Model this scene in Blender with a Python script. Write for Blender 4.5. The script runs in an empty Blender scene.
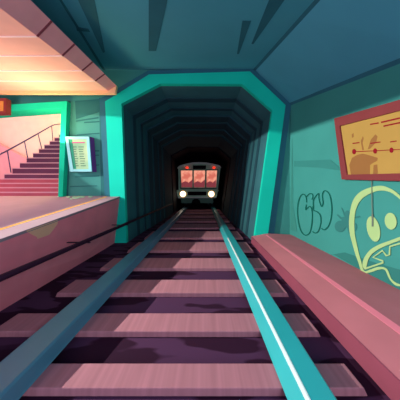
import bpy, bmesh, math, random
from mathutils import Vector

random.seed(4)
S = bpy.context.scene
COL = S.collection

# ------------------------------------------------------------------ camera
H = 1.05                                   # eye height above the sleeper tops
cam_d = bpy.data.cameras.new('camera')
cam = bpy.data.objects.new('camera', cam_d)
COL.objects.link(cam)
cam.location = (0, 0, H)
cam.rotation_euler = (math.pi / 2, 0, 0)
cam_d.sensor_width = 36.0
cam_d.lens = 18.0
cam_d.shift_x = -0.010
cam_d.shift_y = -0.025
cam_d.clip_start = 0.02
S.camera = cam

# ------------------------------------------------------------------ world, lights, exposure
w = bpy.data.worlds.new('world')
S.world = w
w.use_nodes = True
bg = w.node_tree.nodes['Background']
bg.inputs[0].default_value = (0.78, 0.74, 1.0, 1)
bg.inputs[1].default_value = 1.0

S.view_settings.view_transform = 'Standard'
S.view_settings.look = 'None'
S.view_settings.exposure = 0.0
S.view_settings.gamma = 1.0
S.view_settings.use_curve_mapping = False


def lamp(name, kind, loc, energy, color, size=0.1, aim=None, spot=None, blend=0.1):
    d = bpy.data.lights.new(name, kind)
    d.energy = energy
    d.color = color
    if kind == 'AREA':
        d.size = size
    else:
        d.shadow_soft_size = size
    if spot:
        d.spot_size = math.radians(spot)
        d.spot_blend = blend
    o = bpy.data.objects.new(name, d)
    COL.objects.link(o)
    o.location = loc
    if aim is not None:
        v = Vector(aim) - Vector(loc)
        o.rotation_euler = v.to_track_quat('-Z', 'Y').to_euler()
    return o


# shaded platform lamp under the canopy, left of the frame (unseen plates cutting its light are built below)
LP = Vector((-5.3, 2.0, H + 1.65))
lamp('platform_lamp', 'SPOT', LP, 2200, (1.0, 0.93, 0.86), 0.003, aim=LP + Vector((6.8, 0, -1.6)), spot=88, blend=0.9)
lamp('left_jamb_fill', 'POINT', (-4.6, 2.4, H + 0.9), 14, (1.0, 0.9, 0.88), 0.2)  # added fill without a fixture, brightens the left portal jamb
# added soft fill behind the viewer, brightens the platform face
lamp('rear_fill', 'AREA', (1.3, -2.6, H + 0.7), 62, (0.9, 0.82, 1.0), 1.2, aim=(-1.8, 2.6, 0.8))
# warm lamps in the stairwell
lamp('stair_lamp_pink', 'POINT', (-7.6, 5.8, H + 2.6), 150, (1.0, 0.60, 0.86), 0.3)
lamp('stair_lamp_amber', 'POINT', (-4.0, 7.4, H + 3.2), 330, (1.0, 0.66, 0.2), 0.3)
lamp('stair_lamp_red', 'POINT', (-5.4, 3.75, H + 0.35), 15, (1.0, 0.2, 0.25), 0.15)
# added warm lights, without fixtures, that wash the canopy boards from below
lamp('canopy_wash_pink', 'AREA', (-4.4, 1.6, H + 0.3), 34, (1.0, 0.60, 0.66), 1.0, aim=(-3.4, 2.4, H + 1.8))
lamp('canopy_wash_amber', 'AREA', (-3.0, 3.7, H + 0.9), 24, (1.0, 0.76, 0.40), 0.6, aim=(-2.9, 3.5, H + 1.95))


# ------------------------------------------------------------------ helpers
def lin(hexs):
    r = []
    for i in (0, 2, 4):
        c = int(hexs[i:i + 2], 16) / 255
        r.append(c / 12.92 if c <= 0.04045 else ((c + 0.055) / 1.055) ** 2.4)
    return (*r, 1)


MATS = {}


def mat(name, hexs, rough=0.85, metal=0.0, emit=0.0, var=0.06, scale=3.0, spec=0.15, stretch=(1, 1, 1), two=None, thr=None):
    """Procedural material: base colour broken up by noise (two = second colour, thr = hard threshold)."""
    if name in MATS:
        return MATS[name]
    m = bpy.data.materials.new(name)
    m.use_nodes = True
    nt = m.node_tree
    b = nt.nodes['Principled BSDF']
    c = lin(hexs)
    tc = nt.nodes.new('ShaderNodeTexCoord')
    mp = nt.nodes.new('ShaderNodeMapping')
    mp.inputs['Scale'].default_value = stretch
    nz = nt.nodes.new('ShaderNodeTexNoise')
    nz.inputs['Scale'].default_value = scale
    nz.inputs['Detail'].default_value = 2.0
    rp = nt.nodes.new('ShaderNodeValToRGB')
    nt.links.new(tc.outputs['Object'], mp.inputs['Vector'])
    nt.links.new(mp.outputs[0], nz.inputs['Vector'])
    nt.links.new(nz.outputs['Fac'], rp.inputs[0])
    e0, e1 = rp.color_ramp.elements
    if two:
        e0.color, e1.color = lin(two), c
    else:
        e0.color = tuple(x * (1 - var) for x in c[:3]) + (1,)
        e1.color = tuple(min(1, x * (1 + var)) for x in c[:3]) + (1,)
    if thr:
        e0.position, e1.position = thr
    else:
        e0.position, e1.position = 0.35, 0.65
    nt.links.new(rp.outputs[0], b.inputs['Base Color'])
    b.inputs['Roughness'].default_value = rough
    b.inputs['Metallic'].default_value = metal
    b.inputs['Specular IOR Level'].default_value = spec
    if emit:
        nt.links.new(rp.outputs[0], b.inputs['Emission Color'])
        b.inputs['Emission Strength'].default_value = emit
    MATS[name] = m
    return m


WORLD = {}


class MB:
    """Collects geometry in world coordinates, then links it as one mesh object."""

    def __init__(self):
        self.v, self.f = [], []

    def poly(self, pts):
        n = len(self.v)
        self.v += [Vector(p) for p in pts]
        self.f.append(list(range(n, n + len(pts))))
        return self

    def prism(self, pts, d):
        """polygon pts extruded by vector d"""
        d = Vector(d)
        n, k = len(self.v), len(pts)
        self.v += [Vector(p) for p in pts] + [Vector(p) + d for p in pts]
        self.f.append(list(range(n, n + k)))
        self.f.append(list(range(n + 2 * k - 1, n + k - 1, -1)))
        for i in range(k):
            j = (i + 1) % k
            self.f.append([n + i, n + j, n + k + j, n + k + i][::-1])
        return self

    def loft(self, A, B, caps=True):
        n, k = len(self.v), len(A)
        self.v += [Vector(p) for p in A] + [Vector(p) for p in B]
        for i in range(k):
            j = (i + 1) % k
            self.f.append([n + i, n + j, n + k + j, n + k + i])
        if caps:
            self.f.append(list(range(n, n + k))[::-1])
            self.f.append(list(range(n + k, n + 2 * k)))
        return self

    def skin(self, rows, closed=False):
        """open strips between successive point rows"""
        n, k = len(self.v), len(rows[0])
        for r in rows:
            self.v += [Vector(p) for p in r]
        for a in range(len(rows) - 1):
            for i in range(k if closed else k - 1):
                j = (i + 1) % k
                self.f.append([n + a * k + i, n + a * k + j, n + (a + 1) * k + j, n + (a + 1) * k + i])
        return self

    def box(self, x0, x1, y0, y1, z0, z1):
        return self.prism([(x0, y0, z0), (x1, y0, z0), (x1, y1, z0), (x0, y1, z0)], (0, 0, z1 - z0))

    def tube(self, pts, r, seg=12):
        pts = [Vector(p) for p in pts]
        rows = []
        for i, p in enumerate(pts):
            t = (pts[min(i + 1, len(pts) - 1)] - pts[max(i - 1, 0)]).normalized()
            a = t.orthogonal().normalized() if i == 0 else (a - t * a.dot(t)).normalized()
            b = t.cross(a)
            rows.append([p + (a * math.cos(2 * math.pi * s / seg) + b * math.sin(2 * math.pi * s / seg)) * r for s in range(seg)])
        n = len(self.v)
        self.skin(rows, closed=True)
        self.f.append(list(range(n, n + seg)))
        e = len(self.v)
        self.f.append(list(range(e - seg, e)))
        return self

    def disc(self, c, r, d, seg=20, rx=None):
        """disc in the XZ plane extruded by d along Y"""
        pts = [(c[0] + (rx or r) * math.cos(2 * math.pi * s / seg), c[1], c[2] + r * math.sin(2 * math.pi * s / seg)) for s in range(seg)]
        return self.prism(pts, (0, d, 0))

    def build(self, name, m, parent=None, bevel=0, seg=2, smooth=False, tri=False):
        xs = [p.x for p in self.v]; ys = [p.y for p in self.v]; zs = [p.z for p in self.v]
        o0 = Vector(((min(xs) + max(xs)) / 2, (min(ys) + max(ys)) / 2, min(zs)))
        me = bpy.data.meshes.new(name)
        me.from_pydata([tuple(p - o0) for p in self.v], [], self.f)
        bm = bmesh.new(); bm.from_mesh(me)
        if tri:
            bmesh.ops.triangulate(bm, faces=[f for f in bm.faces if len(f.verts) > 4])
        bmesh.ops.recalc_face_normals(bm, faces=bm.faces)
        bm.to_mesh(me); bm.free()
        me.materials.append(m)
        if smooth:
            for p in me.polygons:
                p.use_smooth = True
        o = bpy.data.objects.new(name, me)
        COL.objects.link(o)
        pw = Vector((0, 0, 0))
        if parent:
            o.parent = parent
            pw = WORLD[parent]
        o.location = o0 - pw
        WORLD[o] = o0
        if bevel:
            b = o.modifiers.new('bevel', 'BEVEL')
            b.width = bevel; b.segments = seg; b.limit_method = 'ANGLE'; b.angle_limit = math.radians(25)
        return o


def tag(o, label=None, cat=None, group=None, kind=None):
    if label: o['label'] = label
    if cat: o['category'] = cat
    if group: o['group'] = group
    if kind: o['kind'] = kind
    return o


def struct(o):
    o['kind'] = 'structure'
    return o


def thing(name, loc, label, cat, group=None):
    o = bpy.data.objects.new(name, None)
    o.empty_display_size = 0.1
    COL.objects.link(o)
    o.location = loc
    WORLD[o] = Vector(loc)
    return tag(o, label, cat, group)


CX, CY, F = 204.0, 190.0, 200.0


def P(x, y, D):
    """point seen at photo position (x, y) at distance D down the track"""
    return Vector(((x - CX) * D / F, D, H - (y - CY) * D / F))


# right wall: vertical at its foot, leaning out towards the viewer at its head
DF = 4.2
def wall_top(D): return (1.8 + 0.124 * (DF - D), H + 1.80 - 0.214 * (DF - D))
def ceil_edge(D): return (1.05 + 0.1316 * (DF - D), H + 2.52 - 0.176 * (DF - D))
WB = 0.0
def wall_x(D, z):
    xt, zt = wall_top(D)
    return 1.8 + (xt - 1.8) * (z - WB) / (zt - WB)
def on_wall(x, y, off=0.0):
    lo, hi = 0.4, 6.0
    for _ in range(50):
        D = (lo + hi) / 2
        p = P(x, y, D)
        if p.x > wall_x(D, p.z) - off: hi = D
        else: lo = D
    return P(x, y, (lo + hi) / 2)


def smooth_path(pts, n=6):
    """Catmull-Rom through pts (tuples of any length)"""
    out = []
    for i in range(len(pts) - 1):
        p0, p1, p2, p3 = pts[max(i - 1, 0)], pts[i], pts[i + 1], pts[min(i + 2, len(pts) - 1)]
        for s in range(n):
            t = s / n
            out.append(tuple(0.5 * (2 * b + (c - a) * t + (2 * a - 5 * b + 4 * c - d) * t * t + (3 * b - a - 3 * c + d) * t ** 3)
                             for a, b, c, d in zip(p0, p1, p2, p3)))
    out.append(tuple(pts[-1]))
    return out


def strip_rows(path, wd, place):
    rows = []
    for i, p in enumerate(path):
        a, b = path[max(i - 1, 0)], path[min(i + 1, len(path) - 1)]
        tx, ty = b[0] - a[0], b[1] - a[1]
        L = math.hypot(tx, ty) or 1
        nx, ny = -ty / L * wd / 2, tx / L * wd / 2
        rows.append([place(p[0] + nx, p[1] + ny), place(p[0] - nx, p[1] - ny)])
    return rows


def solid_rows(mb, rows, d):
    """closed slab over a ribbon of two-point rows, thickness vector d"""
    d = Vector(d)
    mb.skin([[r[0], r[1], r[1] + d, r[0] + d] for r in rows], closed=True)
    n = len(mb.v)
    mb.f.append([n - 4, n - 3, n - 2, n - 1]); k = n - 4 * len(rows)
    mb.f.append([k, k + 1, k + 2, k + 3])
    return mb


# ------------------------------------------------------------------ materials
TEAL_WALL = mat('teal_wall_paint', '3d938b', var=0.04, scale=1.2)
TEAL_CEIL = mat('teal_ceiling_paint', '4ca2b8', var=0.04, scale=0.8)
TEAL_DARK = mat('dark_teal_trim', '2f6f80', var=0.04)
PORTAL = mat('emerald_portal_paint', '10d0b4', var=0.04, scale=1.5)
DOORGREEN = mat('emerald_door_paint', '10cfa2', var=0.04)
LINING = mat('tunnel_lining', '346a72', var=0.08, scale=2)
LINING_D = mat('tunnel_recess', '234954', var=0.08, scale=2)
DEEP_DARK = mat('dark_deep_lining', '101420', var=0.1)  # darkness deep in the tunnel put into the lining colour
BACKW = mat('left_wall_teal', '43958c', var=0.04)
BACKW_D = mat('left_wall_dark', '2c7272', var=0.04)
GROUND = mat('track_bed', '4a2c4a', two='2c1028', thr=(0.46, 0.49), scale=2.2, stretch=(0.7, 2.2, 1), rough=0.95)
SLEEPER = mat('sleeper_wood', 'a8747e', var=0.10, scale=6, stretch=(4, 0.15, 0.15))
RAIL_L = mat('blue_rail_steel', '4f86a0', rough=0.4, metal=0.2, var=0.03, spec=0.5)
RAIL_R = mat('cyan_rail_steel', '2eb0b4', rough=0.35, metal=0.1, var=0.03, spec=0.5)
RAIL_GLINT = mat('rail_edge_glint', 'd8f4f2', rough=0.25, metal=0.1, var=0.02, spec=0.5)  # white glint painted along the right rail's edge
PINKTOP = mat('platform_top_paint', 'c0aabe', var=0.04)
PINKFACE = mat('platform_face_paint', 'f48896', var=0.05)
COPING = mat('platform_coping', '93808a', var=0.04)
YELLOW = mat('yellow_line_paint', 'f5bb4c', var=0.04)
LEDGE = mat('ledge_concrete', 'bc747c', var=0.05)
LEDGE_HI = mat('ledge_edge_highlight', 'e88596', var=0.03)  # highlight along the ledge edge painted as a paler strip
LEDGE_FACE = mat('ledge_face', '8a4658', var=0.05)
CANOPY = mat('canopy_boards', 'f2bfae', var=0.04)
CANOPY_LINE = mat('canopy_joint', 'fbe6df', var=0.03)
FASCIA = mat('canopy_fascia', 'f4a8aa', var=0.05)
FASCIA_LIP = mat('canopy_lip', 'f6c492', var=0.03)
PIPE = mat('dark_pipe', '2c0f26', rough=0.6, var=0.1)
STAIRWALL = mat('stairwell_plaster', 'f0e0cc', var=0.03)
STEP = mat('stair_stone', '6e4462', var=0.05)
STEP_RED_LIT = mat('stair_stone_red_lit', 'bc6474', var=0.05)  # red light on the lowest steps put into their colour
NOSE = mat('stair_nosing', 'd4acb8', var=0.04)
RAILING = mat('railing_metal', '4c4678', rough=0.5, var=0.05)

# ------------------------------------------------------------------ setting
# floor / track bed
struct(MB().box(-2.3, 1.9, -1.2, 26, -0.12, -0.045).build('floor', GROUND))

# ceiling: flat field, haunch to the right
def sec(D):
    cx, cz = ceil_edge(D); hx, hz = wall_top(D)
    return cx, cz, hx, hz
Ds = [4.3, 3.4, 2.6, 1.8, 1.0, 0.2, -0.8]
rows = []
for D in Ds:
    cx, cz, hx, hz = sec(D)
    rows.append([(-9.5, D, cz), (-1.15, D, cz), (cx, D, cz), (hx, D, hz), (hx + 0.12, D, hz), (cx + 0.06, D, cz + 0.12), (-9.5, D, cz + 0.12)])
mb = MB(); mb.skin(rows, closed=True)
struct(mb.build('ceiling', TEAL_CEIL))

# right wall
rows = []
for k in range(52):
    D = 4.3 - 0.1 * k
    hx, hz = wall_top(D)
    rows.append([(1.8, D, -0.1)] + [(1.8 + (hx - 1.8) * t / 8, D, hz * t / 8) for t in range(9)] + [(hx + 0.12, D, hz), (2.0, D, -0.1)])
mb = MB(); mb.skin(rows, closed=True)
struct(mb.build('wall_right', TEAL_WALL))

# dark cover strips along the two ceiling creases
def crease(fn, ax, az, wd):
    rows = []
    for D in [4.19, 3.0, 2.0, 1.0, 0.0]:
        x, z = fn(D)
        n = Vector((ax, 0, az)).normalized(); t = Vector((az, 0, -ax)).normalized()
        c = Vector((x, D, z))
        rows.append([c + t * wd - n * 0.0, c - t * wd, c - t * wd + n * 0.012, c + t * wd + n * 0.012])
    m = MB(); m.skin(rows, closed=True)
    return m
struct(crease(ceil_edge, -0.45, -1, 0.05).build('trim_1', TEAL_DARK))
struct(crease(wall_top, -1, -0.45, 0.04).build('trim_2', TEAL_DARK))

# dark wedge-shaped patches on the ceiling
def on_ceiling(x, y, off=0.0):
    # Z = H+2.52-.176*(4.2-D)-off ; ray Z = H+(CY-y)*D/F
    k = (CY - y) / F
    D = (2.52 - 0.176 * 4.2 - off) / (k - 0.176)
    return P(x, y, D)
n = 3
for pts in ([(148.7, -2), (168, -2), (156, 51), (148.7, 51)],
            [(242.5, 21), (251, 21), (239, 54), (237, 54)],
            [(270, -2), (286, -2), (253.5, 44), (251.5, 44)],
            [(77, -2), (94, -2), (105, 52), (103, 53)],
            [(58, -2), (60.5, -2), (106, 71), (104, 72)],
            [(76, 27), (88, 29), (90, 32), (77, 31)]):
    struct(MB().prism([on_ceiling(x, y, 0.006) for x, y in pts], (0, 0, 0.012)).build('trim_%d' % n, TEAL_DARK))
    n += 1

# far wall with the tunnel portal
PD = 4.12                                  # front plane of the portal
inner = [(126.5, 243), (121.4, 103.6), (160, 83.6), (242.4, 84), (272.4, 110.4), (253.8, 243)]
outer = [(112.5, 243), (105, 101.4), (149, 74.4), (250, 71.4), (285.6, 105), (266.8, 243)]
trim_o = [(107, 243), (99.5, 99), (148, 70.5), (251.3, 67.3), (291.5, 103), (273.0, 243)]
def ring(mb, A, B, d0, d1):
    a0 = [P(x, y, d0) for x, y in A]; b0 = [P(x, y, d0) for x, y in B]
    s = Vector((0, d1 - d0, 0))
    rows = [[a0[i], b0[i], b0[i] + s, a0[i] + s] for i in range(len(A))]
    mb.skin(rows, closed=True)
    n = len(mb.v); k = n - 4 * len(rows)
    mb.f.append([n - 4, n - 3, n - 2, n - 1]); mb.f.append([k, k + 1, k + 2, k + 3])
    return mb
struct(ring(MB(), inner, outer, PD, PD + 0.10).build('tunnel_portal', PORTAL))
struct(ring(MB(), outer, trim_o, PD + 0.04, PD + 0.30).build('portal_trim', TEAL_DARK))
wf = MB()
WZ = H + 2.75
def wpt(x, z): return (x, DF, z)
to = [P(x, y, DF) for x, y in trim_o]
sD = (0, 0.14, 0)
wf.prism([wpt(1.86, -0.1), wpt(1.86, WZ), wpt(to[3].x, WZ), (to[3].x, DF, to[3].z), (to[4].x, DF, to[4].z), (to[5].x, DF, -0.1)], sD)
wf.prism([wpt(to[2].x, WZ), wpt(to[3].x, WZ), (to[3].x, DF, to[3].z), (to[2].x, DF, to[2].z)], sD)
DOORX0, DOORX1, DOORZ = -5.1, -2.96, H + 1.75
wf.prism([wpt(DOORX1, WZ), wpt(to[2].x, WZ), (to[2].x, DF, to[2].z), (to[1].x, DF, to[1].z), (to[0].x, DF, -0.1), wpt(DOORX1, -0.1)], sD)
wf.prism([wpt(-9.5, WZ), wpt(DOORX1, WZ), wpt(DOORX1, DOORZ), wpt(-9.5, DOORZ)], sD)
struct(wf.build('wall_far', BACKW, tri=True))

# left far wall: darker boards for joints, marks and a painted shadow strip
for pts in ([(75, 101), (99, 99), (99, 112), (76, 119)], [(99, 98), (104, 98), (108.5, 196), (101, 196)],
            [(67, 101), (70, 101), (68, 196), (63, 196)], [(76, 120.5), (98, 117), (98, 118.2), (76, 121.6)],
            [(84, 122), (99, 121), (99, 122), (84, 123)], [(77, 134.4), (99, 132.6), (99, 133.7), (77, 135.2)],
            [(92, 150.5), (99, 150), (99, 151.5), (92, 151.5)], [(92, 155), (99, 154.6), (99, 155.6), (92, 156)],
            [(92, 165), (99, 164.4), (99, 165.4), (92, 166)], [(75, 176.5), (99, 175.4), (99, 176.4), (75, 177.3)],
            [(70, 186), (97, 185.4), (97, 186.2), (70, 187)]):
    struct(MB().prism([P(x, y, DF - 0.008) for x, y in pts], (0, 0.008, 0)).build('trim_%d' % n, BACKW_D))
    n += 1

# door surround of the stairs
ds = MB()
ds.prism([P(67, 101, 4.08), P(67, 101, 4.08) + Vector((-2.25, 0, -0.14)), P(61, 107.5, 4.08) + Vector((-2.0, 0, -0.14)), P(61, 107.5, 4.08),
          P(58, 197.5, 4.08), P(62.5, 197.5, 4.08)], (0, 0.3, 0))
struct(ds.build('door_1', DOORGREEN, tri=True))

# tunnel: stepped ribs
def tsec(s, D, poly=inner):
    """tunnel section, s = inset in metres"""
    pts = [P(x, y, PD) for x, y in poly]
    c = Vector((-0.25, PD, 1.5))
    out = []
    for p in pts:
        q = p.copy()
        dx = q.x - c.x
        q.x -= s if dx > 0 else -s
        if q.z > 1.5: q.z -= s
        if q.z < 0.3: q.z = -0.06
        out.append(Vector((q.x, D, q.z)))
    return out
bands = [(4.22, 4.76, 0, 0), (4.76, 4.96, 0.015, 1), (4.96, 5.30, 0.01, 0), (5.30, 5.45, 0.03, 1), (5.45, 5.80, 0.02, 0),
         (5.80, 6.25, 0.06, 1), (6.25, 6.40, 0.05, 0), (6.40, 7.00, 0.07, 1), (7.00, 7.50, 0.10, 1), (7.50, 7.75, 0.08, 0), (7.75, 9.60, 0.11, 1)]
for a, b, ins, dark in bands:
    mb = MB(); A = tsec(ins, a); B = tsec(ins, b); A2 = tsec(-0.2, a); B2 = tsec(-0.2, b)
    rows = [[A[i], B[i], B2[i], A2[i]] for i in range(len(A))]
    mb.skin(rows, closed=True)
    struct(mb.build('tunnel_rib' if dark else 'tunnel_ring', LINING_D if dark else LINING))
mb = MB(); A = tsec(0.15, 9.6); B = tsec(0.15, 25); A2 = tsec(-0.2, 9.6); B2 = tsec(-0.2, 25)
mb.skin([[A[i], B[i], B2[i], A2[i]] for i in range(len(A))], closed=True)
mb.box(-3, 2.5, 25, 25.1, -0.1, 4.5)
struct(mb.build('wall_tunnel_deep', DEEP_DARK))

# platform
def pl_z(D): return H - (0.617 - 0.117 * D)
pm = MB()
def psec(D): return [(-1.74, D, pl_z(D) - 0.03), (-1.85, D, -0.1), (-9.5, D, -0.1), (-9.5, D, pl_z(D) - 0.03)]
pm.loft(psec(0.2), psec(4.12))
pl = struct(pm.build('platform', PINKFACE))
def slab(x0, x1, d0, d1, h0, h1):
    m = MB()
    m.loft([(x0, d0, pl_z(d0) + h0), (x1, d0, pl_z(d0) + h0), (x1, d0, pl_z(d0) + h1), (x0, d0, pl_z(d0) + h1)],
           [(x0, d1, pl_z(d1) + h0), (x1, d1, pl_z(d1) + h0), (x1, d1, pl_z(d1) + h1), (x0, d1, pl_z(d1) + h1)])
    return m
slab(-9.5, -2.03, 0.2, 4.2, -0.03, 0.0).build('platform_top', PINKTOP, pl)
slab(-1.98, -1.735, 0.2, 4.12, -0.03, 0.0).build('coping', COPING, pl)
slab(-2.03, -1.98, 0.2, 4.12, -0.03, 0.001).build('yellow_line', YELLOW, pl)
# worn plaster patch on the platform face
def on_face(x, y, off=0.0):
    lo, hi = 0.5, 6
    for _ in range(40):
        D = (lo + hi) / 2; p = P(x, y, D); top = pl_z(D)
        xf = -1.85 + 0.11 * (p.z + 0.1) / (top + 0.07)
        if p.x < xf + off: hi = D
        else: lo = D
    return P(x, y, (lo + hi) / 2)
STAIN_TAN = mat('bare_plaster', 'f0b898', var=0.05)
MB().prism([on_face(x, y, 0.004) for x, y in ((26, 231), (58, 219.7), (57.5, 224), (50, 234), (39, 243.6), (37, 237), (32, 234.5))],
           (-0.006, 0, 0)).build('worn_patch', STAIN_TAN, pl, tri=True)

# ledge along the right wall
def lsec(D): return [(0.98, D, -0.1), (0.98, D, 0.092), (1.235, D, 0.145), (1.29, D, 0.152), (1.82, D, 0.125), (1.82, D, -0.1)]
lm = MB(); lm.loft(lsec(-0.3), lsec(4.14))
lg = struct(lm.build('ledge', LEDGE))
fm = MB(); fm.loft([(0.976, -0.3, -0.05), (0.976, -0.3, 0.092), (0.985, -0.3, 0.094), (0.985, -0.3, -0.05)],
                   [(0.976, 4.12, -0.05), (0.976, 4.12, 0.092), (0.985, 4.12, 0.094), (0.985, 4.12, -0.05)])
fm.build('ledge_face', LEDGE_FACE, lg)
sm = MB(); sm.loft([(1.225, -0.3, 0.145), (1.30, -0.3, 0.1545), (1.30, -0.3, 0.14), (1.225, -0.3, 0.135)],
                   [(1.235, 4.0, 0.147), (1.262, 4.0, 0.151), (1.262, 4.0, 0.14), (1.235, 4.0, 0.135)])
sm.build('edge_highlight', LEDGE_HI, lg)

# unseen plates added around the platform lamp to cut its light above and below
def shield(ex, w0, w1, d0, d1):
    # plate edge at x = ex on the plane through the lamp and the points w0, w1
    a, b = [LP + (Vector(q) - LP) * ((ex - LP.x) / (q[0] - LP.x)) for q in (w0, w1)]
    g = (b - a) / (b.y - a.y)
    e0, e1 = a + g * (d0 - a.y), a + g * (d1 - a.y)
    return e0, e1
lh = MB()
e0, e1 = shield(LP.x + 0.4, (1.95, 2.0, H + 0.95), (1.8, 4.2, H + 1.17), LP.y - 1.2, LP.y + 1.2)
lh.prism([e0, e1, (LP.x - 0.25, e1.y, e1.z + 0.14), (LP.x - 0.25, e0.y, e0.z + 0.14)], (0, 0, 0.012))
f0, f1 = shield(LP.x + 0.2, (-2.0, 2.0, pl_z(2.0)), (-2.0, 4.0, pl_z(4.0)), LP.y - 1.2, LP.y + 1.2)
lh.prism([f0, f1, (LP.x - 0.25, f1.y, f1.z), (LP.x - 0.25, f0.y, f0.z)], (0, 0, -0.012))
lh.box(LP.x - 0.27, LP.x - 0.25, LP.y - 1.2, LP.y + 1.2, H + 1.3, H + 1.8)
struct(lh.build('light_cut_plates', TEAL_DARK))

# stairwell behind the door
sw = MB()
sw.box(-12, -2.6, 9.0, 9.1, 0, 6.2)
sw.box(-2.86, -2.76, 4.36, 9.0, 0, 6.2)
sw.box(-12, -2.6, 4.34, 9.1, 6.2, 6.3)
sw.box(-12.1, -12, 4.34, 9.1, 0, 6.2)
sw.box(-12, -2.86, 4.34, 9.0, 0.3, H - 0.13)
struct(sw.build('wall_stairwell', STAIRWALL))
# sloping parapet of the other flight on the back wall
MBp = MB().prism([(-9.9, 8.6, 3.6), (-9.9, 8.6, 1), (-5.2, 8.6, 1), (-5.2, 8.6, 1.1)], (0, 0.3, 0))
struct(MBp.build('wall_parapet', mat('parapet_plaster', 'e0a4ae', var=0.03)))

# ------------------------------------------------------------------ objects
# stairs
tops = [-0.04, 0.06, 0.16, 0.27] + [0.396 + 0.163 * k for k in range(13)]
deps = [4.25, 4.40, 4.55, 4.70] + [4.86 + 0.203 * k for k in range(13)]
st = thing('staircase', (-4.2, 4.3, H - 0.13), 'mauve stone stairs climbing away beyond the green doorway', 'stairs')
for i in range(len(tops)):
    x0 = -8.0 if i < 4 else -4.85
    d1 = deps[i + 1] + 0.02 if i + 1 < len(deps) else deps[i] + 0.6
    m = MB(); m.box(x0, -2.87, deps[i], d1, H - 0.128, H + tops[i])
    so = m.build('step', STEP if i > 3 else STEP_RED_LIT, st)
    m = MB(); m.box(x0, -2.872, deps[i] - 0.012, deps[i] + 0.05, H + tops[i] - 0.022, H + tops[i] + 0.003)
    m.build('nosing', NOSE, so)
# hand railing on the open side
rl = thing('handrail', P(11, 172, 4.95), 'thin violet metal handrail along the open side of the stairs', 'handrail')
def DX(x, X=-4.82): return X * F / (x - CX)
rp = [P(x, y, DX(x)) for x, y in ((-12, 161), (0, 154.3), (7.4, 150.6), (24.5, 141.2), (38, 133.6), (46, 129), (52, 125.6), (55, 124.6), (61, 124.0))]
MB().tube(rp, 0.017, 10).build('rail', RAILING, rl, smooth=True)
for (tx, ty, bx, by) in ((7.4, 151, 11, 172.6), (24.5, 141.3, 28, 159.6), (38, 133.6, 42, 150), (51.6, 125.8, 53, 141.5)):
    MB().tube([P(tx, ty, DX(tx)), P(bx, by, DX(bx))], 0.011, 8).build('post', RAILING, rl, smooth=True)

# platform canopy
def cz(D): return H + 1.71 + 0.128 * (D - 1.93)
cn = thing('platform_canopy', (-3.2, 2.2, cz(2.2)), 'pink boarded canopy with red-brown fascia hanging over the platform', 'canopy')
m = MB(); d0, d1 = 0.6, 3.96
m.loft([(-7.5, d0, cz(d0)), (-1.9, d0, cz(d0)), (-1.9, d0, cz(d0) + 0.08), (-7.5, d0, cz(d0) + 0.08)],
       [(-7.5, d1, cz(d1)), (-1.9, d1, cz(d1)), (-1.9, d1, cz(d1) + 0.08), (-7.5, d1, cz(d1) + 0.08)])
m.build('boarding', CANOPY, cn)
def ftop(D): return H + 1.9 + 0.085 * (D - 2.0)
m = MB()
fr = []
for k in range(35):
    D = d0 + (d1 - d0) * k / 34
    fr.append([(-1.9, D, cz(D) - 0.005), (-1.735, D, ftop(D)), (-1.9, D, ftop(D))])
m.skin(fr, closed=True)
m.f.append([0, 1, 2]); m.f.append([len(m.v) - 3, len(m.v) - 2, len(m.v) - 1])
m.build('fascia', FASCIA, cn)
m = MB().prism([(-7.5, d1, cz(d1) + 0.06), (-7.5, d1, cz(d1) - 0.06), (-1.76, d1, cz(d1) - 0.06), (-1.735, d1, ftop(d1)), (-1.9, d1, cz(d1) + 0.06)], (0, 0.06, 0))
m.build('end_lip', FASCIA_LIP, cn)
for D in (1.5, 2.275, 2.68, 3.11, 3.49):
    m = MB()
    m.box(-7.5, -1.91, D, D + 0.018, cz(D) - 0.008, cz(D) + 0.02)
    m.build('joint_strip', CANOPY_LINE, cn)
    m = MB()
    f = [Vector((-1.9, 0, cz(D) - 0.005)), Vector((-1.735, 0, ftop(D)))]
    nn = Vector((f[1].z - f[0].z, 0, f[0].x - f[1].x)).normalized() * 0.006
    for q in (0, 1):
        f[q] = f[q] + Vector((0, D, 0))
    dy = Vector((0, 0.011, 0))
    m.loft([f[0] - dy + nn, f[1] - dy + nn, f[1] - dy - nn, f[0] - dy - nn], [f[0] + dy + nn, f[1] + dy + nn, f[1] + dy - nn, f[0] + dy - nn])
    m.build('fascia_joint', mat('fascia_joint', '8e4550'), cn)

# sleepers
ORD = ['nearest', 'second', 'third', 'fourth', 'fifth', 'sixth', 'seventh', 'eighth', 'ninth', 'tenth', 'eleventh']
sl = [(1.058, 1.214, -1.62), (1.484, 1.707, -1.58), (2.04, 2.346, -1.50), (2.69, 3.09, -1.39), (3.47, 4.04, -1.32), (4.40, 5.10, -1.30),
      (5.55, 6.25, -1.28), (6.70, 7.35, -1.28), (7.9, 8.5, -1.28), (9.1, 9.7, -1.28), (10.3, 10.9, -1.28)]
for i, (a, b, xl) in enumerate(sl):
    m = MB()
    lo, hi = -0.045, 0.0
    A = [(xl - 0.02, a, lo), (0.87, a, lo), (0.87, b, lo), (xl - 0.02, b, lo)]
    B = [(xl, a + 0.002, hi), (0.85, a + 0.002, hi), (0.85, b, hi), (xl, b, hi)]
    m.loft(A, B)
    # chipped end notch
    o = m.build('railway_sleeper', SLEEPER, bevel=0.006, seg=2)
    where = 'nearest the viewer' if i == 0 else ORD[i] + ' from the viewer'
    tag(o, 'pinkish wooden sleeper under the rails, ' + where, 'sleeper', 'sleepers under the track')

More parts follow.
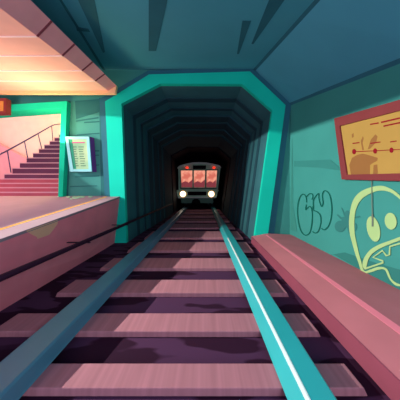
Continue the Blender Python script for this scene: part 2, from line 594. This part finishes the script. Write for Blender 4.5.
# rails
def rail(name, prof, m, label):
    mb = MB(); mb.loft([(x, 0.35, z) for x, z in prof], [(x, 25, z) for x, z in prof])
    return tag(mb.build(name, m, bevel=0.004, seg=2), label, 'rail', 'running rails')
rail('steel_rail', [(-1.16, 0), (-1.15, 0.012), (-1.135, 0.09), (-1.125, 0.1), (-0.95, 0.1), (-0.94, 0.09), (-0.93, 0.012), (-0.925, 0)], RAIL_L,
     'blue-grey steel rail on the platform side of the track')
rr = rail('steel_rail', [(0.415, 0), (0.418, 0.012), (0.458, 0.088), (0.476, 0.1), (0.60, 0.1), (0.61, 0.09), (0.63, 0.012), (0.64, 0)], RAIL_R,
          'bright cyan steel rail on the side of the graffiti wall')
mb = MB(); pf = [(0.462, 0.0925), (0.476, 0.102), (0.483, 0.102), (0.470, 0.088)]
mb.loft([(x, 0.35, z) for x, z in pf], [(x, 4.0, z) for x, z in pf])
tag(mb.build('edge_glint', RAIL_GLINT, rr), 'white painted glint along the edge')

# pipe along the platform foot into the tunnel
pt = thing('pipe', (-1.5, 1.4, 0.3), 'thin dark pipe running along the platform foot into the tunnel', 'pipe')
MB().tube([(-1.5, 0.4, 0.40), (-1.5, 4.1, 0.40), (-1.5, 9.4, 0.40)], 0.026, 14).build('pipe_run', PIPE, pt, smooth=True)
for D in (1.2, 2.6, 3.9):
    m = MB(); m.box(-1.83, -1.48, D - 0.012, D + 0.012, 0.362, 0.374)
    m.build('bracket', PIPE, pt)

# train
TD = 11.0
TG = mat('train_green', 'bce8c8', rough=0.5, var=0.06, spec=0.3)
TGD = mat('train_dark_green', '5c8876', rough=0.5, var=0.06)
TRIM = mat('train_pale_trim', 'e8f4e6', rough=0.45, var=0.05)
WIN = mat('lit_train_window', 'f8a086', emit=0.95, var=0.05, two='d8705f', thr=(0.45, 0.55), scale=2.5)
WINP = mat('lit_window_scenery', 'b4505a', emit=0.45, var=0.05)
LAMP = mat('headlamp_glass', 'fff2d8', emit=6.0, var=0.0)
LAMPH = mat('headlamp_glow_ring', 'f0b070', emit=1.0, var=0.02)
RED = mat('red_marker_lamp', 'ff3018', emit=1.6, var=0.02)
BLK = mat('train_black', '0b0a10', var=0.05)
tr = thing('train', P(199, 205, TD), 'dark green subway train with lit salmon windows coming out of the tunnel', 'train')
def tp(pts, d=TD): return [P(x, y, d) for x, y in pts]
m = MB()
roof = [(178.1, 167.5), (180, 166.2), (186, 164.4), (193, 163.2), (199, 162.9), (206, 163.2), (213, 164.4), (219, 166), (220.6, 167)]
m.prism(tp([(178.6, 191)] + roof + [(217.8, 191)]), (0, 5.0, 0))
m.build('body', TG, tr)
m = MB(); m.prism(tp([(177.2, 168.2)] + [(x, y - 0.8) for x, y in roof] + [(221.4, 167.8)] + [(x, y + 1.0) for x, y in roof[::-1]], TD - 0.06), (0, 0.12, 0))
m.build('roof_edge', TRIM, tr, tri=True)
m = MB(); m.prism(tp([(180, 169.4), (218.4, 169.2), (216.6, 189), (180.2, 189)], TD - 0.03), (0, 0.03, 0))
m.build('front_panel', TGD, tr)
wins = [((181.0, 170.6), (192.2, 170.6), (192.2, 187.2), (181.6, 187.2)), ((194.0, 170.6), (205.0, 170.6), (204.6, 187.2), (194.0, 187.2)),
        ((206.8, 170.6), (217.0, 170.6), (215.9, 187.2), (206.6, 187.2))]
for q in wins:
    f = MB()
    c = (sum(p[0] for p in q) / 4, sum(p[1] for p in q) / 4)
    big = [((x - c[0]) * 1.12 + c[0], (y - c[1]) * 1.07 + c[1]) for x, y in q]
    f.prism(tp(big, TD - 0.05), (0, 0.03, 0))
    fo = f.build('window', TG, tr)
    MB().prism(tp(q, TD - 0.065), (0, 0.02, 0)).build('pane', WIN, fo)
    h = [(q[3][0], q[3][1]), (q[3][0] - 0.2, 183), ((q[3][0] * 2 + q[2][0]) / 3, 181), ((q[3][0] + q[2][0] * 2) / 3, 182.6), (q[2][0] + 0.2, 179.5), (q[2][0], q[2][1])]
    MB().prism(tp(h, TD - 0.07), (0, 0.01, 0)).build('seat_silhouette', WINP, fo, tri=True)
m = MB().prism(tp([(193, 165.4), (206, 165.4), (206, 169), (193, 169)], TD - 0.06), (0, 0.06, 0)); m.build('destination_sign', BLK, tr)
m = MB().prism(tp([(175.4, 190), (219.2, 190.2), (217.8, 191.8), (216.2, 198), (178.3, 198.2), (176.4, 192)], TD - 0.14), (0, 0.2, 0)); m.build('bumper', TG, tr)
m = MB().prism(tp([(178.0, 196.8), (216.6, 196.6), (216.2, 198), (178.3, 198.2)], TD - 0.17), (0, 0.05, 0)); m.build('bumper_lip', TRIM, tr)
m = MB().prism(tp([(187.6, 191.6), (206.6, 191.6), (206.2, 195.4), (188, 195.4)], TD - 0.16), (0, 0.06, 0)); m.build('grille', BLK, tr)
m = MB().prism(tp([(180.6, 198), (213.6, 198), (212.8, 203.2), (181.4, 203.2)], TD - 0.02), (0, 0.4, 0)); m.build('skirt', TGD, tr)
m = MB().prism(tp([(191.6, 203.6), (192.4, 200.4), (194.6, 198.8), (197.6, 198.8), (199.8, 200.4), (200.6, 203.6)], TD - 0.1), (0, 0.2, 0)); m.build('coupler', BLK, tr)
for x in (182.9, 211.4):
    c = P(x, 194, TD - 0.17)
    h = MB().disc(c, 0.175, 0.06).build('headlight', LAMPH, tr)
    MB().disc(P(x, 194, TD - 0.19), 0.135, 0.03).build('bulb', LAMP, h)
for x in (187, 214):
    MB().disc(P(x, 167.6, TD - 0.1), 0.05, 0.06, rx=0.075).build('marker_lamp', RED, tr)
for x in (184, 208):
    m = MB(); m.box(P(x, 0, TD).x, P(x + 3.4, 0, TD).x, TD + 0.05, TD + 0.9, 0.1, 0.5); m.build('wheel_guard', BLK, tr, bevel=0.05)

# station sign at the left edge
sg = thing('hanging_sign', P(-12, 113.6, 3.9), 'small amber sign in a red-brown frame at the stair doorway top', 'sign')
m = MB().prism([P(x, y, 3.97) for x, y in ((-32, 99), (5.8, 98), (5.8, 113.4), (-32, 114.4))], (0, 0.11, 0)); m.build('frame', mat('sign_frame', '7c3638', var=0.05), sg)
m = MB().prism([P(x, y, 3.955) for x, y in ((-29, 101.6), (2.7, 101), (2.7, 110.8), (-29, 111.6))], (0, 0.03, 0)); m.build('panel', mat('sign_amber', 'c88c48', var=0.04), sg)

# timetable poster
po = thing('timetable_poster', P(79, 171.6, 4.12), 'green timetable in a crooked pale cyan frame on the left wall', 'poster')
FR = mat('pale_cyan_frame', '8ad6dc', var=0.03)
PAPER = mat('green_paper', 'bcd8a8', var=0.1, scale=3, two='7fbf98', thr=(0.3, 0.7))
q = [(65.2, 136.6), (88.9, 136.6), (91.6, 171.6), (70, 171.6)]
qi = [(68.2, 139), (86.6, 139), (88.6, 169.2), (73.2, 169.2)]
m = MB(); m.prism([P(x, y, 4.08) for x, y in q], (0, 0.03, 0))
m.build('backing', FR, po)
m = MB(); m.prism([P(x + 0.4, y, 4.1) for x, y in ((88.9, 136.6), (91.6, 171.6), (70, 171.6), (65.4, 136.6))], (0.045, 0.098, 0)); m.build('side', mat('violet_frame_side', '6a3f8c'), po)
a = [P(x, y, 4.06) for x, y in q]; b = [P(x, y, 4.06) for x, y in qi]
m = MB()
for i in range(4):
    j = (i + 1) % 4
    m.prism([a[i], a[j], b[j], b[i]], (0, 0.025, 0))
m.build('frame', FR, po)
m = MB().prism([P(x, y, 4.075) for x, y in qi], (0, 0.02, 0)); pp = m.build('sheet', PAPER, po)
INK = mat('green_ink', '5a8a72')
MB().prism([P(x, y, 4.072) for x, y in ((68.6, 139.4), (72, 139.4), (76.2, 168.8), (73.4, 168.8))], (0, 0.004, 0)).build('margin_stripe', mat('deep_green_ink', '2f9a7a'), pp)
MB().prism([P(x, y, 4.07) for x, y in ((72, 142), (84.6, 142), (84.7, 143), (72.1, 143))], (0, 0.004, 0)).build('heading', mat('magenta_ink', 'c04a8c'), pp)
m = MB()
for i in range(9):
    y = 146.5 + i * 2.35
    x0 = 72.3 + i * 0.3
    for (u0, u1) in ((0, 4.2), (6, 11.2)):
        m.prism([P(x0 + u0, y, 4.07), P(x0 + u1 - (i * 37 % 5) * 0.3, y, 4.07), P(x0 + u1 - (i * 37 % 5) * 0.3, y + 0.8, 4.07), P(x0 + u0, y + 0.8, 4.07)], (0, 0.004, 0))
m.build('text_lines', INK, pp)

# route-map billboard on the right wall
bb = thing('route_map_billboard', on_wall(380, 180, 0.05), 'ochre route map in a dark red frame, hanging high on the right wall', 'billboard')
BR = mat('billboard_red_frame', '7e3a3c', var=0.04)
OC = mat('billboard_ochre', 'b0904a', var=0.03)
CR = mat('crimson_ink', '8a1424', var=0.03)
_a, _b, _c = on_wall(334, 118.5, 0.05), on_wall(341.5, 179.4, 0.05), on_wall(430, 181.8, 0.05)
BN = (_b - _a).cross(_c - _a).normalized()
if BN.x > 0: BN = -BN
def on_board(x, y, off=0.0):
    # point on the flat board, off metres proud of the frame front
    o = Vector((0, 0, H)); d = P(x, y, 1.0) - o
    t = (_a + BN * off - o).dot(BN) / d.dot(BN)
    return o + d * t
bo = [(334, 118.5), (430, 91), (430, 181.8), (341.5, 179.4)]
bi = [(339.4, 126), (430, 102.6), (430, 172.6), (346.6, 174.6)]
m = MB(); m.prism([on_board(x, y, -0.02) for x, y in bi], -BN * 0.02); m.build('panel', OC, bb)
m = MB()
a = [on_board(x, y) for x, y in bo]; b = [on_board(x, y) for x, y in bi]
for i in range(4):
    j = (i + 1) % 4
    m.prism([a[i], a[j], b[j], b[i]], -BN * 0.05)
m.build('frame', BR, bb)
def flat(px, name, mt, parent, off=0.004, place=on_wall, d=0.003):
    return MB().prism([place(x, y, off) for x, y in px], (d, 0, 0)).build(name, mt, parent, tri=True)
def line(mb, pts, wd, off=-0.018, place=on_board):
    return solid_rows(mb, strip_rows(pts, wd, lambda x, y: place(x, y, off)), (0.0015, 0, 0))
BST = mat('brown_splash', '93683a', var=0.03)
m = MB()
def c5(pts): return [(280 + x * 0.3, 90 + y * 0.3) for x, y in pts]
for pl_ in ([(231, 250), (240, 226), (258, 216), (276, 212), (292, 216), (326, 226), (324, 236), (310, 243), (300, 250), (300, 280), (284, 284), (270, 299), (252, 297), (236, 280)],
            [(292, 198), (303, 165), (318, 148), (325, 155), (320, 175), (300, 196)], [(274, 200), (269, 170), (276, 154), (279, 160), (275, 176), (280, 200)],
            [(240, 160), (239, 148), (245, 143), (246, 156)], [(310, 286), (312, 250), (324, 248), (326, 276), (318, 290)]):
    MB().prism([on_board(x, y, -0.0190) for x, y in c5(pl_)], (0.0008, 0, 0)).build('brown_splash', BST, bb, tri=True)
m = MB()
for ln, wd in (([(370, 124.5), (378.6, 122.9)], 1.3), ([(381, 122.4), (400, 118), (425, 112)], 1.6), ([(383.4, 126.2), (400, 122.6), (425, 117)], 1.4)):
    line(MB(), ln, wd).build('title_line', CR, bb)
m = MB()
for ln in ([(352.4, 143.5), (359.4, 142.5)], [(370, 143.4), (380.4, 142)], [(390, 142), (396.5, 141)], [(405, 140), (412, 139)]):
    line(MB(), ln, 1.1).build('station_name', CR, bb)
m = MB(); line(m, [(354, 151.7), (375, 150.8), (400, 149.4), (428, 148)], 0.8); m.build('route_line', CR, bb)
for x, y in ((354, 151.6), (375, 151), (391.3, 150.2), (410, 149.2)):
    flat([(x + 1.9 * math.cos(t * math.pi / 7), y + 2.7 * math.sin(t * math.pi / 7)) for t in range(14)], 'station_dot', CR, bb, off=-0.016, place=on_board)

# graffiti, stains and darker marks on the right wall
GD = mat('dark_green_spray', '086456', var=0.03)
GY = mat('lime_spray', 'a6cc8a', var=0.03)
ST = mat('grey_green_stain', '327b76', var=0.03)
STB = mat('brown_drip', '6a7a6c', var=0.03)
def c8(pts): return [(290 + x * 0.175, 180 + y * 0.175) for x, y in pts]
m = MB()
for pts in ([(95, 128), (90, 96), (75, 81), (56, 98), (43, 155), (46, 230), (62, 290), (86, 315), (110, 303), (122, 262), (127, 205), (122, 162), (110, 151), (89, 170), (94, 140)],
            [(92, 97), (110, 79), (127, 80), (130, 95), (124, 112)],
            [(134, 165), (133, 120), (145, 95), (163, 77), (164, 100), (171, 132), (181, 152), (188, 128), (184, 90), (190, 67), (206, 62), (226, 86), (237, 146), (235, 210), (221, 258), (197, 284), (178, 275)],
            [(130, 150), (134, 172), (155, 182), (172, 202), (175, 245), (163, 288), (145, 303), (128, 294)]):
    line(m, c8(smooth_path(pts, 5)), 0.95, off=0.010, place=on_wall)
tag(m.build('bubble_letter_graffiti', GD), 'dark green outlined bubble letters GSU sprayed on the right wall', 'graffiti')

gh = thing('ghost_graffiti', on_wall(372, 272, 0.010), 'lime green ghost face with open mouth sprayed under the route map', 'graffiti')
go = [(350, 235), (349, 226), (349.6, 214), (353.5, 199.5), (362.5, 190.5), (379, 185.7), (391, 189), (400, 195.7), (409, 206), (416, 222)]
gi = [(354.7, 235), (354.2, 226), (354.6, 216), (357, 206.4), (363.5, 197.4), (377, 191), (388.5, 191.6), (398, 197.6), (406.5, 207.5), (413, 223)]
rows = [[on_wall(*a, 0.010), on_wall(*b, 0.010)] for a, b in zip(smooth_path(go), smooth_path(gi))]
m = MB(); solid_rows(m, rows[::-1], (0.003, 0, 0))
lo_ = [(350, 235), (355, 253), (358.5, 263), (362.3, 273), (370, 272.4), (379, 269.6), (385, 270.2), (389.3, 279), (395.2, 285.2), (401, 286.4), (406, 287)]
li_ = [(354.7, 235), (358.4, 252), (360.7, 260), (364.0, 270.6), (370, 269.6), (378.5, 266.9), (386.6, 268.8), (391.2, 278.6), (396.4, 283.0), (401.5, 284.4), (406, 285)]
rows = [[on_wall(*a, 0.010), on_wall(*b, 0.010)] for a, b in zip(smooth_path(lo_), smooth_path(li_))]
solid_rows(m, rows, (0.003, 0, 0))
m.build('outline', GY, gh)
def c7(pts): return [(340 + x * 0.15, 235 + y * 0.15) for x, y in pts]
mo = c7([(160, 226), (149, 200), (160, 155), (198, 102), (255, 66), (330, 38), (400, 12), (450, -5)])
mi = c7([(172, 226), (178, 200), (190, 160), (218, 122), (265, 90), (330, 62), (400, 36), (450, 18)])
m = MB(); solid_rows(m, [[on_wall(*a, 0.010), on_wall(*b, 0.010)] for a, b in zip(smooth_path(mo), smooth_path(mi))], (0.003, 0, 0))
line(m, c7([(163, 226), (288, 184), (286, 174), (220, 149), (282, 104), (308, 138), (329, 132), (332, 77), (440, 44)]), 1.7, off=0.010, place=on_wall)
m.build('mouth', GY, gh)
def ell(cx, cy, rx, ry, rot, k=24):
    r = math.radians(rot)
    return [(cx + rx * math.cos(t) * math.cos(r) - ry * math.sin(t) * math.sin(r), cy + rx * math.cos(t) * math.sin(r) + ry * math.sin(t) * math.cos(r))
            for t in [2 * math.pi * s / k for s in range(k)]]
flat(ell(373.3, 229, 6.3, 13, -13), 'eye', GY, gh, off=0.010, place=on_wall)
flat(ell(390.6, 221.2, 5.9, 8.4, -8), 'eye', GY, gh, off=0.010, place=on_wall)

m = MB()
lobes = [(286, 265, 31, 33), (326, 206, 16, 33), (325, 242, 34, 30), (364, 268, 18, 26), (341, 280, 12, 29), (303, 224, 10, 14)]
blob = []
for k in range(80):
    an = 2 * math.pi * k / 80
    R = 0
    for cx, cy, rx, ry in lobes:
        for q in range(1, 160):
            d = q * 0.5
            x, y = 322 + d * math.cos(an), 245 + d * math.sin(an)
            if ((x - cx) / rx) ** 2 + ((y - cy) / ry) ** 2 <= 1: R = max(R, d)
    blob.append((322 + R * math.cos(an), 245 + R * math.sin(an)))
ctr = [(322, 245)] * 80
ring_ = list(zip(c8(blob), c8(ctr)))
solid_rows(m, [[on_wall(*p, 0.006), on_wall(p[0] * 0.1 + q[0] * 0.9, p[1] * 0.1 + q[1] * 0.9, 0.006)] for p, q in ring_ + ring_[:1]], (0.003, 0, 0))
m.prism([on_wall(p[0] * 0.12 + q[0] * 0.88, p[1] * 0.12 + q[1] * 0.88, 0.006) for p, q in ring_], (0.003, 0, 0))
for pl_ in ([(266, 200), (272, 196), (296, 218), (288, 224)], [(292, 158), (298, 160), (316, 200), (308, 204)]):
    m.prism([on_wall(x, y, 0.006) for x, y in c8(pl_)], (0.002, 0, 0))
line(m, c8([(345, 224), (375, 214), (400, 207)]), 1.6, off=0.006, place=on_wall)
tag(m.build('splash_stain', ST, tri=True), 'dark splash stain between the bubble letters and the ghost', 'stain')
m = MB(); line(m, [(371.6, 180.5), (371.9, 205), (372.2, 214)], 0.8, off=0.014, place=on_wall)
line(m, [(372.2, 214), (372.5, 220), (372.5, 226.5)], 1.7, off=0.014, place=on_wall)
tag(m.build('paint_drip', STB), 'thin brown drip running from the billboard to the ghost eye', 'stain')
m = MB(); rows = []
def lerp(tab, x):
    for (x0, y0), (x1, y1) in zip(tab, tab[1:]):
        if x <= x1: return y0 + (y1 - y0) * (x - x0) / (x1 - x0)
    return tab[-1][1]
for k in range(38):
    x = 331 + 2 * k
    yt = lerp(((330, 255), (344.5, 252.3), (370, 261), (406, 271.5)), x); yb = max(yt + 0.3, lerp(((295, 232.6), (406, 297)), x) - 0.5)
    rows.append([on_wall(x, yt, 0.003), on_wall(x, yb, 0.003)])
solid_rows(m, rows, (0.002, 0, 0))  # darker band along the foot of the wall
tag(m.build('wall_foot_band', mat('wall_foot_paint', '307b74', var=0.03)), 'wide darker band along the wall foot under the ghost', 'stain')
tag(MB().prism([on_wall(x, y, 0.005) for x, y in ((294, 161), (330, 159.5), (344, 171), (318, 167.5), (294, 166.5))], (0.002, 0, 0))  # shadow stripe painted onto the wall as a darker patch
    .build('wall_shadow_stripe', mat('shadow_stripe_paint', '35847d', var=0.03), tri=True), 'faint painted shadow stripe on the wall above the bubble letters', 'stain')
tag(MB().prism([on_wall(x, y, 0.005) for x, y in ((292.2, 138), (293, 205), (297, 232), (290.5, 230), (290.5, 205))], (0.002, 0, 0))  # dark line drawn along the wall corner
    .build('wall_corner_line', mat('corner_line_paint', '3a8a80', var=0.03), tri=True), 'tapering dark line in the wall corner by the portal', 'streak')

# pale green moss flecks at the far end of the platform
m = MB()
for x, y, rx, ry in ((58, 196.9, 1.0, 0.5), (68, 197.2, 3.0, 0.8), (76, 198, 4, 1.4), (81, 197.2, 4, 1.0), (90, 197, 2.4, 0.6), (71, 199.4, 1.6, 0.5)):
    pts = []
    for t in range(9):
        ang = 2 * math.pi * t / 9; k = random.uniform(0.6, 1.15)
        yy = y + ry * k * math.sin(ang); xx = x + rx * k * math.cos(ang)
        kk = (yy - CY) / F; D = 0.617 / (kk + 0.117)
        D = min(D, 4.1)
        p = P(xx, yy, D); p.z = pl_z(D) + 0.003
        pts.append(p)
    m.prism(pts, (0, 0, 0.010))
tag(m.build('moss', mat('pale_moss', 'c0ffd0', var=0.1, scale=12), tri=True), 'pale green moss flecks at the far platform end', 'moss', kind='stuff')
